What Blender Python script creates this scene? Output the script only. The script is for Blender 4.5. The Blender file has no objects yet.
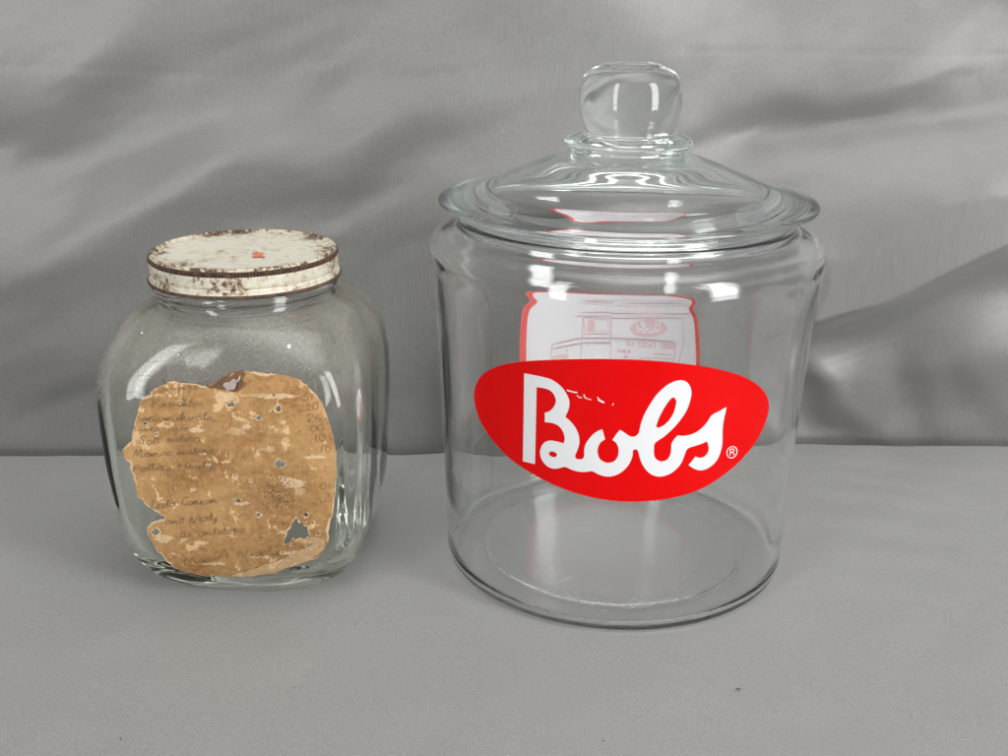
import bpy, bmesh, math, random
import numpy as np
from mathutils import Matrix, Vector
from mathutils.geometry import delaunay_2d_cdt
random.seed(7); rng = np.random.default_rng(11)
sc = bpy.context.scene
COL = sc.collection

# ------------------------------------------------------------------ camera
CAM_H, FPX, PITCH, ROLL = 0.31, 1091.45, 0.34367, 0.0056      # focal length in pixels of a 1008 px wide frame
cam_d = bpy.data.cameras.new('camera'); cam = bpy.data.objects.new('camera', cam_d); COL.objects.link(cam)
cam_d.sensor_width = 36.0; cam_d.lens = FPX / 1008 * 36.0
cam_d.clip_start = 0.01; cam_d.clip_end = 50
cam.matrix_world = Matrix.Translation((0, 0, CAM_H)) @ Matrix.Rotation(math.pi/2 - PITCH, 4, 'X') @ Matrix.Rotation(ROLL, 4, 'Z')
sc.camera = cam

# ------------------------------------------------------------------ world and lamps (indoor tabletop set)
w = bpy.data.worlds.new('World'); sc.world = w; w.use_nodes = True
bg = w.node_tree.nodes['Background']
bg.inputs[0].default_value = (0.95, 0.97, 1.0, 1); bg.inputs[1].default_value = 0.25

def area(name, loc, target, sx, sy, power, col):
    d = bpy.data.lights.new(name, 'AREA'); d.shape = 'RECTANGLE'; d.size = sx; d.size_y = sy
    d.energy = power; d.color = col
    o = bpy.data.objects.new(name, d); COL.objects.link(o); o.location = loc
    o.rotation_euler = (Vector(target) - Vector(loc)).to_track_quat('-Z', 'Y').to_euler()
    return o
def soften(o, edge, bars):
    # a diffuser that falls off towards its edges, with a few dimmer seams, as real softboxes and windows show in glass
    d = o.data; d.use_nodes = True; t = d.node_tree; em = t.nodes['Emission']
    g = t.nodes.new('ShaderNodeNewGeometry'); sp = t.nodes.new('ShaderNodeSeparateXYZ'); t.links.new(g.outputs['Parametric'], sp.inputs[0])
    def m(op, a, b):
        n = t.nodes.new('ShaderNodeMath'); n.operation = op
        for v, i in ((a, 0), (b, 1)):
            if hasattr(v, 'links'): t.links.new(v, n.inputs[i])
            else: n.inputs[i].default_value = v
        return n.outputs[0]
    def fall(u, e):
        c = m('SUBTRACT', 0.5, m('ABSOLUTE', m('SUBTRACT', u, 0.5), 0)); r = t.nodes.new('ShaderNodeMapRange'); r.interpolation_type = 'SMOOTHSTEP'
        t.links.new(c, r.inputs[0]); r.inputs[1].default_value = 0.0; r.inputs[2].default_value = e; r.inputs[3].default_value = 0.12; r.inputs[4].default_value = 1.0; return r.outputs[0]
    k = m('MULTIPLY', fall(sp.outputs[0], edge), fall(sp.outputs[1], edge*0.6))
    if bars:
        w_ = m('ABSOLUTE', m('SINE', m('MULTIPLY', sp.outputs[1], math.pi*bars), 0), 0)
        k = m('MULTIPLY', k, m('ADD', 0.45, m('MULTIPLY', 0.55, m('MINIMUM', m('MULTIPLY', w_, 6.0), 1.0))))
    t.links.new(m('MULTIPLY', k, 1.25), em.inputs['Strength'])
soften(area('softbox_right', (1.36, -0.52, 0.52), (0.06, 0.58, 0.22), 0.58, 2.05, 35.0, (0.995, 1.0, 0.985)), 0.22, 4)
soften(area('softbox_left', (-1.05, -0.74, 0.52), (0.06, 0.58, 0.22), 0.34, 2.05, 16.0, (0.995, 1.0, 0.985)), 0.22, 4)
soften(area('ceiling_panel', (0.30, 0.25, 2.0), (0.15, 0.6, 0.0), 2.9, 2.4, 49.0, (1.0, 0.985, 0.955)), 0.45, 0)

vs = sc.view_settings
vs.view_transform = 'Standard'; vs.look = 'None'; vs.gamma = 1.0; vs.exposure = 0.12; vs.use_curve_mapping = False
cy = sc.cycles
cy.use_denoising = True
try:
    cy.denoiser = 'OPENIMAGEDENOISE'; cy.denoising_input_passes = 'RGB_ALBEDO_NORMAL'; cy.denoising_prefilter = 'ACCURATE'
except Exception: pass
cy.max_bounces = 24; cy.transmission_bounces = 24; cy.glossy_bounces = 12; cy.diffuse_bounces = 5
cy.transparent_max_bounces = 16
cy.caustics_reflective = True; cy.caustics_refractive = True; cy.blur_glossy = 0.0
cy.sample_clamp_indirect = 40.0; cy.use_adaptive_sampling = False

# ------------------------------------------------------------------ helpers
def add(name, me, mat=None, parent=None, **props):
    o = bpy.data.objects.new(name, me); COL.objects.link(o)
    if mat is not None and me is not None: me.materials.append(mat)
    if parent is not None: o.parent = parent
    for k, v in props.items(): o[k] = v
    return o

def mesh(name, V, F, smooth=True, normals=None):
    me = bpy.data.meshes.new(name)
    me.from_pydata([tuple(map(float, v)) for v in V], [], [tuple(int(i) for i in f) for f in F])
    me.update()
    me.polygons.foreach_set('use_smooth', [smooth] * len(me.polygons))
    if normals is not None:
        me.normals_split_custom_set_from_vertices([tuple(map(float, n)) for n in normals])
    return me

def catmull(P, n=8, closed=False, corner=None):
    """Catmull-Rom through P; points turning by more than `corner` degrees stay sharp."""
    P = np.array(P, float); N = len(P); out = []
    def tang(i, side):
        a = P[(i-1) % N] if (closed or i > 0) else P[i]
        b = P[(i+1) % N] if (closed or i < N-1) else P[i]
        if corner is not None:
            u, v = P[i]-a, b-P[i]; lu, lv = np.linalg.norm(u), np.linalg.norm(v)
            if lu > 0 and lv > 0 and np.degrees(np.arccos(np.clip(u@v/(lu*lv), -1, 1))) > corner:
                return (u if side < 0 else v)
        return (b-a)/2
    for i in range(N if closed else N-1):
        p0, p1 = P[i], P[(i+1) % N]; L = np.linalg.norm(p1-p0)
        m0, m1 = tang(i, 1), tang((i+1) % N, -1)
        for m in (m0, m1):
            l = np.linalg.norm(m)
            if l > L*1.2: m *= L*1.2/l
        for k in range(n):
            t = k/n; out.append((2*t**3-3*t**2+1)*p0+(t**3-2*t*t+t)*m0+(-2*t**3+3*t*t)*p1+(t**3-t*t)*m1)
    if not closed: out.append(P[-1])
    return np.array(out)

def rays(px):
    px = np.asarray(px, float).reshape(-1, 2); du, dv = px[:, 0]-504, px[:, 1]-378
    u = (du*math.cos(ROLL)+dv*math.sin(ROLL))/FPX; v = (-du*math.sin(ROLL)+dv*math.cos(ROLL))/FPX
    return np.stack([u, math.cos(PITCH)-v*math.sin(PITCH), -math.sin(PITCH)-v*math.cos(PITCH)], 1)
EYE = np.array([0, 0, CAM_H])
def ground(px, py):
    r = rays([[px, py]])[0]; return EYE + r*(-CAM_H/r[2])
def pixel_of(P):
    P = np.asarray(P, float); q = P-EYE
    z = q[..., 1]*math.cos(PITCH)-q[..., 2]*math.sin(PITCH); yy = q[..., 1]*math.sin(PITCH)+q[..., 2]*math.cos(PITCH)
    u, v = FPX*q[..., 0]/z, -FPX*yy/z
    return 504+u*math.cos(ROLL)-v*math.sin(ROLL), 378+u*math.sin(ROLL)+v*math.cos(ROLL)

def hit(F, px, near=True, t0=0.3, t1=1.0, off=0.0):
    """points where the pixels' rays meet the surface F(P)=0 (first or last crossing), moved `off` along the normal"""
    D = rays(px); T = np.linspace(t0, t1, 700)
    val = np.stack([F(EYE+D*t) for t in T], 1)
    ch = (val[:, :-1] > 0) != (val[:, 1:] > 0)
    idx = np.where(ch.any(1), ch.argmax(1) if near else ch.shape[1]-1-ch[:, ::-1].argmax(1), 0)
    ok = ch.any(1)
    lo, hi = T[idx].copy(), T[idx+1].copy(); flo = val[np.arange(len(D)), idx]
    for _ in range(30):
        mid = (lo+hi)/2; fm = F(EYE+D*mid[:, None]); same = (fm > 0) == (flo > 0)
        lo = np.where(same, mid, lo); hi = np.where(same, hi, mid)
    P = EYE+D*((lo+hi)/2)[:, None]
    e = 2e-4; G = np.stack([F(P+np.eye(3)[k]*e)-F(P-np.eye(3)[k]*e) for k in range(3)], 1)
    G /= np.linalg.norm(G, axis=1)[:, None]+1e-12
    return P+G*off, G, ok

def inside(poly, pts):
    x, y = pts[:, 0], pts[:, 1]; r = np.zeros(len(pts), bool); j = len(poly)-1
    for i in range(len(poly)):
        xi, yi = poly[i]; xj, yj = poly[j]
        r ^= ((yi > y) != (yj > y)) & (x < (xj-xi)*(y-yi)/(yj-yi+1e-12)+xi); j = i
    return r

def fill(outer, holes=(), grid=4.0):
    """triangulate an outline with holes in pixel space"""
    V = []; E = []
    for loop in [outer]+list(holes):
        s = len(V); V += [tuple(p) for p in loop]; E += [(s+i, s+(i+1) % len(loop)) for i in range(len(loop))]
    o = np.array(outer); lo, hi = o.min(0), o.max(0)
    gx, gy = np.meshgrid(np.arange(lo[0]+grid/2, hi[0], grid), np.arange(lo[1]+grid/2, hi[1], grid))
    g = np.stack([gx.ravel(), gy.ravel()], 1); m = inside(o, g)
    for h in holes: m &= ~inside(np.array(h), g)
    V += [tuple(p) for p in g[m]]
    r = delaunay_2d_cdt([Vector(v) for v in V], E, [], 0, 1e-6)
    V2 = np.array([(v[0], v[1]) for v in r[0]]); T = np.array(r[2])
    c = V2[T].mean(1); m = inside(o, c)
    for h in holes: m &= ~inside(np.array(h), c)
    return V2, T[m]

def ribbon(lines, width):
    """flat strokes in pixel space; a line is an array of points, width a number or one per line"""
    V, F = [], []
    for k, L in enumerate(lines):
        L = np.array(L, float)
        if len(L) < 2: continue
        wd = width[k] if hasattr(width, '__len__') else width
        t = np.gradient(L, axis=0); t /= np.linalg.norm(t, axis=1)[:, None]+1e-9
        nn = np.stack([-t[:, 1], t[:, 0]], 1)*wd/2
        s = len(V); V += list(L+nn)+list(L-nn); n = len(L)
        F += [(s+i, s+i+1, s+n+i+1, s+n+i) for i in range(n-1)]
    return np.array(V), F

def decal(name, V2, F, surf, mat, parent, near=True, off=1e-4, loc=(0, 0, 0), relief=None, **props):
    P, G, ok = hit(surf, V2, near)
    o_ = off if relief is None else off+relief(V2)
    P = P+G*(o_[:, None] if hasattr(o_, '__len__') else o_)
    F = [f for f in F if all(ok[i] for i in f)]
    # orient outwards
    G2 = []
    for f in F:
        a, b, c = P[f[0]], P[f[1]], P[f[2]]
        G2.append(tuple(f) if np.cross(b-a, c-a)@G[f[0]] > 0 else tuple(f)[::-1])
    me = mesh(name, P-np.array(loc), G2, True)
    return add(name, me, mat, parent, **props)

def value_noise(x, y, seed, s):
    """smooth 2-D value noise"""
    r = np.random.default_rng(seed); G = r.standard_normal((64, 64))
    x = np.asarray(x)/s+17.3; y = np.asarray(y)/s+9.1
    i, j = np.floor(x).astype(int), np.floor(y).astype(int); a, b = x-i, y-j
    a, b = a*a*(3-2*a), b*b*(3-2*b); g = lambda p, q: G[p % 64, q % 64]
    return (g(i, j)*(1-a)+g(i+1, j)*a)*(1-b)+(g(i, j+1)*(1-a)+g(i+1, j+1)*a)*b

# ------------------------------------------------------------------ materials
class NT:
    def __init__(s, name):
        s.m = bpy.data.materials.new(name); s.m.use_nodes = True; s.t = s.m.node_tree; s.n = s.t.nodes
        s.n.clear(); s.out = s.n.new('ShaderNodeOutputMaterial')
    def node(s, typ, **kw):
        x = s.n.new(typ)
        for k, v in kw.items():
            if k.startswith('i_'):
                key = k[2:]; x.inputs[int(key) if key.isdigit() else key.replace('_', ' ')].default_value = v
            else: setattr(x, k, v)
        return x
    def link(s, a, b): s.t.links.new(a, b)
    def coord(s, scale=(1, 1, 1), which='Object'):
        c = s.node('ShaderNodeTexCoord'); mp = s.node('ShaderNodeMapping'); mp.inputs['Scale'].default_value = scale
        s.link(c.outputs[which], mp.inputs['Vector']); return mp.outputs['Vector']
    def noise(s, vec, scale, detail=4, rough=0.55, dist=0.0):
        x = s.node('ShaderNodeTexNoise'); x.inputs['Scale'].default_value = scale; x.inputs['Detail'].default_value = detail
        x.inputs['Roughness'].default_value = rough; x.inputs['Distortion'].default_value = dist
        s.link(vec, x.inputs['Vector']); return x.outputs['Fac']
    def ramp(s, fac, stops):
        r = s.node('ShaderNodeValToRGB'); e = r.color_ramp.elements
        while len(e) < len(stops): e.new(0.5)
        for el, (p, c) in zip(e, stops): el.position = p; el.color = (c, c, c, 1) if not hasattr(c, '__len__') else (*c, 1)
        s.link(fac, r.inputs[0]); return r.outputs[0]
    def mix(s, fac, a, b):
        x = s.node('ShaderNodeMix', data_type='RGBA')
        for v, i in ((fac, 0), (a, 6), (b, 7)):
            if hasattr(v, 'links'): s.link(v, x.inputs[i])
            elif i == 0: x.inputs[0].default_value = v
            else: x.inputs[i].default_value = (*v, 1)
        return x.outputs[2]
    def math(s, op, a, b=0.0, clamp=False):
        x = s.node('ShaderNodeMath', operation=op); x.use_clamp = clamp
        for v, i in ((a, 0), (b, 1)):
            if hasattr(v, 'links'): s.link(v, x.inputs[i])
            else: x.inputs[i].default_value = v
        return x.outputs[0]
    def bump(s, hgt, strength, dist):
        b = s.node('ShaderNodeBump'); b.inputs['Strength'].default_value = strength; b.inputs['Distance'].default_value = dist
        s.link(hgt, b.inputs['Height']); return b.outputs['Normal']
    def principled(s, color, rough=0.5, normal=None, **kw):
        p = s.node('ShaderNodeBsdfPrincipled')
        if hasattr(color, 'links'): s.link(color, p.inputs['Base Color'])
        else: p.inputs['Base Color'].default_value = (*color, 1)
        if hasattr(rough, 'links'): s.link(rough, p.inputs['Roughness'])
        else: p.inputs['Roughness'].default_value = rough
        if normal is not None: s.link(normal, p.inputs['Normal'])
        for k, v in kw.items():
            if hasattr(v, 'links'): s.link(v, p.inputs[k.replace('_', ' ')])
            else: p.inputs[k.replace('_', ' ')].default_value = v
        return p.outputs[0]
    def done(s, sh): s.link(sh, s.out.inputs['Surface']); return s.m

def mat_plain(name, col, rough=0.5, **kw):
    t = NT(name); return t.done(t.principled(col, rough, **kw))

def mat_cloth(name, col, rough, stretch, sheen, grain=0.10, spec=0.3):
    t = NT(name)
    v1 = t.coord(stretch); v2 = t.coord((1, 1, 1))
    fine = t.noise(v1, 1.0, 3, 0.7)
    slub = t.noise(v2, 1600, 2, 0.6)
    big = t.noise(v2, 9, 3, 0.5)
    k = t.math('ADD', t.math('MULTIPLY', fine, 0.65), t.math('MULTIPLY', slub, 0.35))
    lo = tuple(c*(1-grain*2.2) for c in col); hi = tuple(c*(1+grain*2.2) for c in col)
    c1 = t.mix(t.ramp(k, [(0.3, 0.0), (0.7, 1.0)]), lo, hi)
    c2 = t.mix(t.math('MULTIPLY', t.ramp(big, [(0.35, 0.0), (0.65, 1.0)]), 0.10), c1, tuple(c*0.8 for c in col))
    nrm = t.bump(k, 0.2, 0.0004)
    return t.done(t.principled(c2, rough, nrm, Specular_IOR_Level=spec, Sheen_Weight=sheen, Sheen_Roughness=0.4))

def mat_glass(name, col, ior=1.5, dust=None, wav=0.0, stipple=0.0):
    t = NT(name)
    g = t.node('ShaderNodeBsdfGlass'); g.inputs['Color'].default_value = (*col, 1); g.inputs['IOR'].default_value = ior
    g.inputs['Roughness'].default_value = 0.0
    if wav or stipple:
        v = t.coord((1, 1, 0.35)); h = t.noise(v, 38, 2, 0.5)
        hgt = t.math('MULTIPLY', h, wav)
        if stipple: hgt = t.math('ADD', hgt, t.math('MULTIPLY', t.noise(t.coord(), 700, 1, 0.5), stipple))
        t.link(t.bump(hgt, 1.0, 1.0), g.inputs['Normal'])
    if dust is None: return t.done(g.outputs[0])
    # a film of dust, thickest on the surfaces that face up near the shoulder
    amt, zlo, zhi, dcol = dust
    c = t.node('ShaderNodeTexCoord'); sep = t.node('ShaderNodeSeparateXYZ'); t.link(c.outputs['Object'], sep.inputs[0])
    mr = t.node('ShaderNodeMapRange'); mr.interpolation_type = 'SMOOTHSTEP'
    t.link(sep.outputs[2], mr.inputs[0]); mr.inputs[1].default_value = zlo; mr.inputs[2].default_value = zhi
    n1 = t.ramp(t.noise(t.coord(), 35, 6, 0.65), [(0.35, 0.35), (0.65, 1.0)])
    n2 = t.ramp(t.noise(t.coord(), 900, 2, 0.6), [(0.45, 0.5), (0.68, 1.6)])
    fac = t.math('MULTIPLY', t.math('MULTIPLY', t.math('MULTIPLY', n1, n2), mr.outputs[0]), amt)
    fac = t.math('ADD', fac, 0.003)
    d = t.node('ShaderNodeBsdfDiffuse'); d.inputs['Color'].default_value = (*dcol, 1)
    mx = t.node('ShaderNodeMixShader'); t.link(fac, mx.inputs[0]); t.link(g.outputs[0], mx.inputs[1]); t.link(d.outputs[0], mx.inputs[2])
    return t.done(mx.outputs[0])

M_BACK = mat_cloth('grey_satin_cloth', (0.212, 0.208, 0.202), 0.40, (2300, 2300, 60), 0.15, 0.12, 0.55)
M_TABLE = mat_cloth('grey_table_cloth', (0.264, 0.262, 0.255), 0.62, (1250, 1250, 1250), 0.2, 0.13, 0.3)
M_GLASS = mat_glass('clear_glass', (0.994, 0.997, 0.995), 1.5, (0.015, -1.0, -0.5, (0.55, 0.55, 0.55)), 0.00008)
M_GLASS_BASE = mat_glass('clear_glass_stippled', (0.994, 0.997, 0.995), 1.5, None, 0.0001, 0.00008)
M_LID = mat_glass('greenish_glass', (0.977, 0.991, 0.987), 1.5)
M_OLD = mat_glass('dusty_glass', (0.985, 0.99, 0.975), 1.5, (0.30, 0.098, 0.145, (0.46, 0.42, 0.36)), 0.0002)
def mat_red():
    t = NT('red_enamel'); v = t.coord(); n1 = t.noise(v, 45, 6, 0.65); n2 = t.noise(v, 1400, 3, 0.6)
    c = t.mix(t.ramp(n1, [(0.3, 0.0), (0.7, 1.0)]), (0.70, 0.0015, 0.002), (0.74, 0.002, 0.003))
    return t.done(t.principled(c, t.ramp(n1, [(0.3, 0.26), (0.7, 0.36)]), t.bump(n2, 0.05, 0.0003), Specular_IOR_Level=0.12))
M_RED = mat_red()
M_WHITE = mat_plain('white_enamel', (0.78, 0.78, 0.80), 0.4)
M_ORED = mat_plain('orange_red_ink', (0.74, 0.022, 0.014), 0.45)
def mat_ink(name, col, tl):
    t = NT(name); d = t.node('ShaderNodeBsdfDiffuse'); d.inputs[0].default_value = (*col, 1); r = t.node('ShaderNodeBsdfTranslucent'); r.inputs[0].default_value = (*col, 1)
    m = t.node('ShaderNodeMixShader'); m.inputs[0].default_value = tl; t.link(d.outputs[0], m.inputs[1]); t.link(r.outputs[0], m.inputs[2]); return t.done(m.outputs[0])
M_PANEL = mat_ink('white_panel_ink', (0.82, 0.80, 0.84), 0.12)
M_PINK = mat_plain('pink_show_through', (0.74, 0.42, 0.46), 0.6)
M_PINK2 = mat_plain('pale_pink_show_through', (0.76, 0.52, 0.56), 0.6)
M_PENCIL = mat_plain('faded_pencil', (0.18, 0.115, 0.062), 0.7)
M_PENCIL2 = mat_plain('very_faded_pencil', (0.24, 0.15, 0.075), 0.75)
M_SCUFF = mat_plain('white_scuff', (0.48, 0.48, 0.47), 0.3)
M_LINT = mat_plain('dark_lint', (0.09, 0.08, 0.07), 0.9)

def mat_paper(name, light=0.0):
    t = NT(name); v = t.coord()
    n1 = t.noise(v, 28, 5, 0.6); n2 = t.noise(v, 75, 6, 0.7, 0.6); n3 = t.noise(v, 420, 3, 0.6); n4 = t.noise(v, 14, 3, 0.5)
    base = t.mix(t.ramp(n1, [(0.3, 0.0), (0.7, 1.0)]), (0.235, 0.098, 0.027), (0.560, 0.330, 0.135))
    base = t.mix(t.math('MULTIPLY', t.ramp(n4, [(0.48, 0.0), (0.68, 1.0)]), 0.85), base, (0.20, 0.090, 0.028))
    base = t.mix(t.math('MULTIPLY', t.ramp(n3, [(0.35, 0.0), (0.7, 1.0)]), 0.42), base, (0.58, 0.38, 0.18))
    base = t.mix(t.ramp(n2, [(0.585, 0.0), (0.61, 1.0)]), base, (0.66, 0.45, 0.25))      # skinned patches
    if light: base = t.mix(light, base, (0.70, 0.52, 0.33))
    h = t.math('ADD', t.math('MULTIPLY', n3, 0.5), t.math('MULTIPLY', n2, 1.0))
    return t.done(t.principled(base, 0.75, t.bump(h, 0.5, 0.0006), Specular_IOR_Level=0.25))
M_PAPER = mat_paper('aged_brown_paper'); M_PAPER_L = mat_paper('torn_paper_edge', 0.7)
M_PAPER_F = mat_paper('folded_paper', 0.35)
M_SPECK = mat_plain('brown_specks', (0.17, 0.10, 0.055), 0.85)
M_STAIN = mat_plain('dark_label_stain', (0.11, 0.065, 0.04), 0.8)
M_GLUE = mat_plain('pale_glue', (0.36, 0.29, 0.26), 0.5)
M_FLAP = mat_plain('dark_paper_back', (0.16, 0.080, 0.035), 0.75)

def mat_tin(name, rusty):
    t = NT(name); v = t.coord()
    sep = t.node('ShaderNodeSeparateXYZ'); t.link(v, sep.inputs[0])
    rad = t.math('SQRT', t.math('ADD', t.math('MULTIPLY', sep.outputs[0], sep.outputs[0]), t.math('MULTIPLY', sep.outputs[1], sep.outputs[1])))
    edge = t.node('ShaderNodeMapRange'); t.link(rad, edge.inputs[0]); edge.inputs[1].default_value = 0.036; edge.inputs[2].default_value = 0.0485
    n1 = t.noise(v, 60, 7, 0.72, 0.4); n2 = t.noise(v, 330, 4, 0.7); n3 = t.noise(v, 22, 3, 0.5)
    wear = t.math('ADD', t.math('ADD', t.math('MULTIPLY', n1, 0.52), t.math('MULTIPLY', n2, 0.48)), t.math('MULTIPLY', edge.outputs[0], rusty))
    wear = t.math('ADD', wear, t.math('MULTIPLY', t.math('SUBTRACT', n3, 0.5), 0.30))
    bare = t.ramp(wear, [(0.572, 0.0), (0.632, 1.0)])
    paint = t.mix(t.ramp(n1, [(0.3, 0.0), (0.7, 1.0)]), (0.61, 0.585, 0.49), (0.71, 0.69, 0.61))
    paint = t.mix(t.math('MULTIPLY', t.ramp(wear, [(0.47, 0.0), (0.60, 1.0)]), 0.65), paint, (0.42, 0.30, 0.16))
    rust = t.mix(t.ramp(n2, [(0.35, 0.0), (0.65, 1.0)]), (0.028, 0.018, 0.012), (0.135, 0.072, 0.040))
    col = t.mix(bare, paint, rust)
    hgt = t.math('SUBTRACT', 1.0, bare)
    return t.done(t.principled(col, t.ramp(bare, [(0, 0.42), (1, 0.8)]), t.bump(t.math('ADD', hgt, t.math('MULTIPLY', n2, 0.4)), 0.6, 0.0004)))
M_TIN = mat_tin('chipped_cream_tin', 0.105); M_TIN_RIM = mat_tin('rusty_tin_rim', 0.24)
M_TINBAND = mat_tin('stained_cream_band', 0.042)
M_SPOT = mat_plain('orange_paint_spot', (0.66, 0.20, 0.10), 0.5)

# ------------------------------------------------------------------ setting: table cloth and backdrop
EX = np.array([-0.9, -0.354, -0.052, 0.06, 0.13, 0.216, 0.366, 0.9])
EY = np.array([0.697, 0.7035, 0.709, 0.716, 0.727, 0.7325, 0.7305, 0.728])
edge_xs = np.linspace(-0.9, 0.9, 1201); k_ = np.exp(-0.5*(np.arange(-60, 61)/22)**2); k_ /= k_.sum()
edge_ys = np.convolve(np.pad(np.interp(edge_xs, EX, EY), 60, mode='edge'), k_, 'valid')
def edge_y(x): return np.interp(x, edge_xs, edge_ys)

def build_table():
    nx, ny = 400, 260
    X = np.linspace(-0.9, 0.9, nx); S = np.linspace(0, 1, ny)**0.85
    V = []; r = 0.006
    Y0 = -0.10
    for x in X:
        ye = float(edge_y(x)) + 0.0006*math.sin(x*61)+0.0004*math.sin(x*143+1)
        for s in S: V.append((x, Y0+(ye-r-Y0)*s, 0.0))
        for a in np.linspace(0, math.pi/2, 7)[1:]: V.append((x, ye-r+r*math.sin(a), -r+r*math.cos(a)))
        V.append((x, ye, -0.25))
    V = np.array(V); m = V[:, 2] > -0.001
    # faint ripples in the cloth, strongest to the right of the candy jar; nothing under the jars
    x, y = V[:, 0], V[:, 1]
    rip = 0.0005*value_noise(x+0.6*y, (y-0.4*x)*0.5, 3, 0.06)+0.0003*value_noise(x-y, x+y, 4, 0.035)
    side = 1/(1+np.exp(-(x-0.20)/0.03))
    rip += side*0.0011*np.sin((y*0.9+x*0.42)*150+2.5*value_noise(x, y, 8, 0.09))*np.exp(-((y-0.62)/0.09)**2)
    for c, R in (((0.064, 0.5753), 0.10), ((-0.139, 0.5708), 0.06)):
        d = np.hypot(x-c[0], y-c[1]); rip *= np.clip((d-R)/0.03, 0, 1)
    V[:, 2] += np.where(m, rip, 0)
    n = ny+7; F = [(i*n+j, (i+1)*n+j, (i+1)*n+j+1, i*n+j+1) for i in range(nx-1) for j in range(n-1)]
    add('table_cloth', mesh('table_cloth', V, F), M_TABLE, kind='structure')
build_table()

STREAKS = [  # soft folds of the hanging cloth, as seen: x0 y0 x1 y1 width strength
 (-40, 58, 230, 74, 2.2, -.07), (-40, 62, 230, 78, 2.5, .06), (40, 88, 180, 62, 20, -.26), (-40, 40, 140, 22, 20, .10),
 (-60, 222, 500, 72, 24, .24), (150, 222, 480, 132, 22, -.15), (205, 66, 290, 112, 18, .16), (330, 66, 480, 26, 22, .20), (240, 236, 480, 182, 16, .14), (-60, 150, 90, 104, 24, -.22),
 (-60, 300, 160, 246, 28, -.14), (-60, 345, 110, 300, 30, .06), (200, 170, 330, 150, 9, -.12), (70, 172, 250, 136, 9, .12), (400, 70, 500, 60, 3, -.12),
 (380, 112, 560, 62, 24, -.12), (440, 178, 570, 140, 16, .20), (430, 250, 520, 225, 14, -.1),
 (640, 20, 1050, 34, 26, .16), (660, 44, 1050, 52, 2.5, -.09), (660, 48, 1050, 56, 2.5, .07), (690, 70, 900, 62, 18, .06),
 (730, 128, 960, 84, 17, -.27), (740, 138, 1060, 98, 4, .35), (700, 190, 1060, 128, 27, .42), (820, 250, 1000, 190, 30, .24),
 (700, 270, 960, 205, 16, -.10), (690, 235, 800, 205, 14, .16), (840, 288, 1070, 190, 8, .30),
 (780, 323, 1080, 197, 2.6, -.75), (790, 338, 1080, 228, 12, -.34), (790, 352, 1080, 262, 13, -.34), (800, 369, 1080, 285, 2.6, .18), (930, 330, 1070, 300, 16, .05), (800, 400, 1070, 375, 42, -.13),
 (800, 372, 880, 450, 8, -.55), (828, 366, 872, 450, 7, .12), (860, 362, 950, 420, 12, .13), (900, 372, 960, 460, 14, -.34), (806, 410, 836, 450, 7, .16),
 (-60, 400, 440, 395, 45, -.16), (-60, 330, 110, 360, 34, -.10), (395, 330, 430, 430, 30, -.10), (700, 120, 1060, 40, 60, .06),
 (950, 380, 1030, 440, 16, -.20), (930, 385, 1060, 350, 24, -.12),
]
FOLD = 2.15
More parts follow.
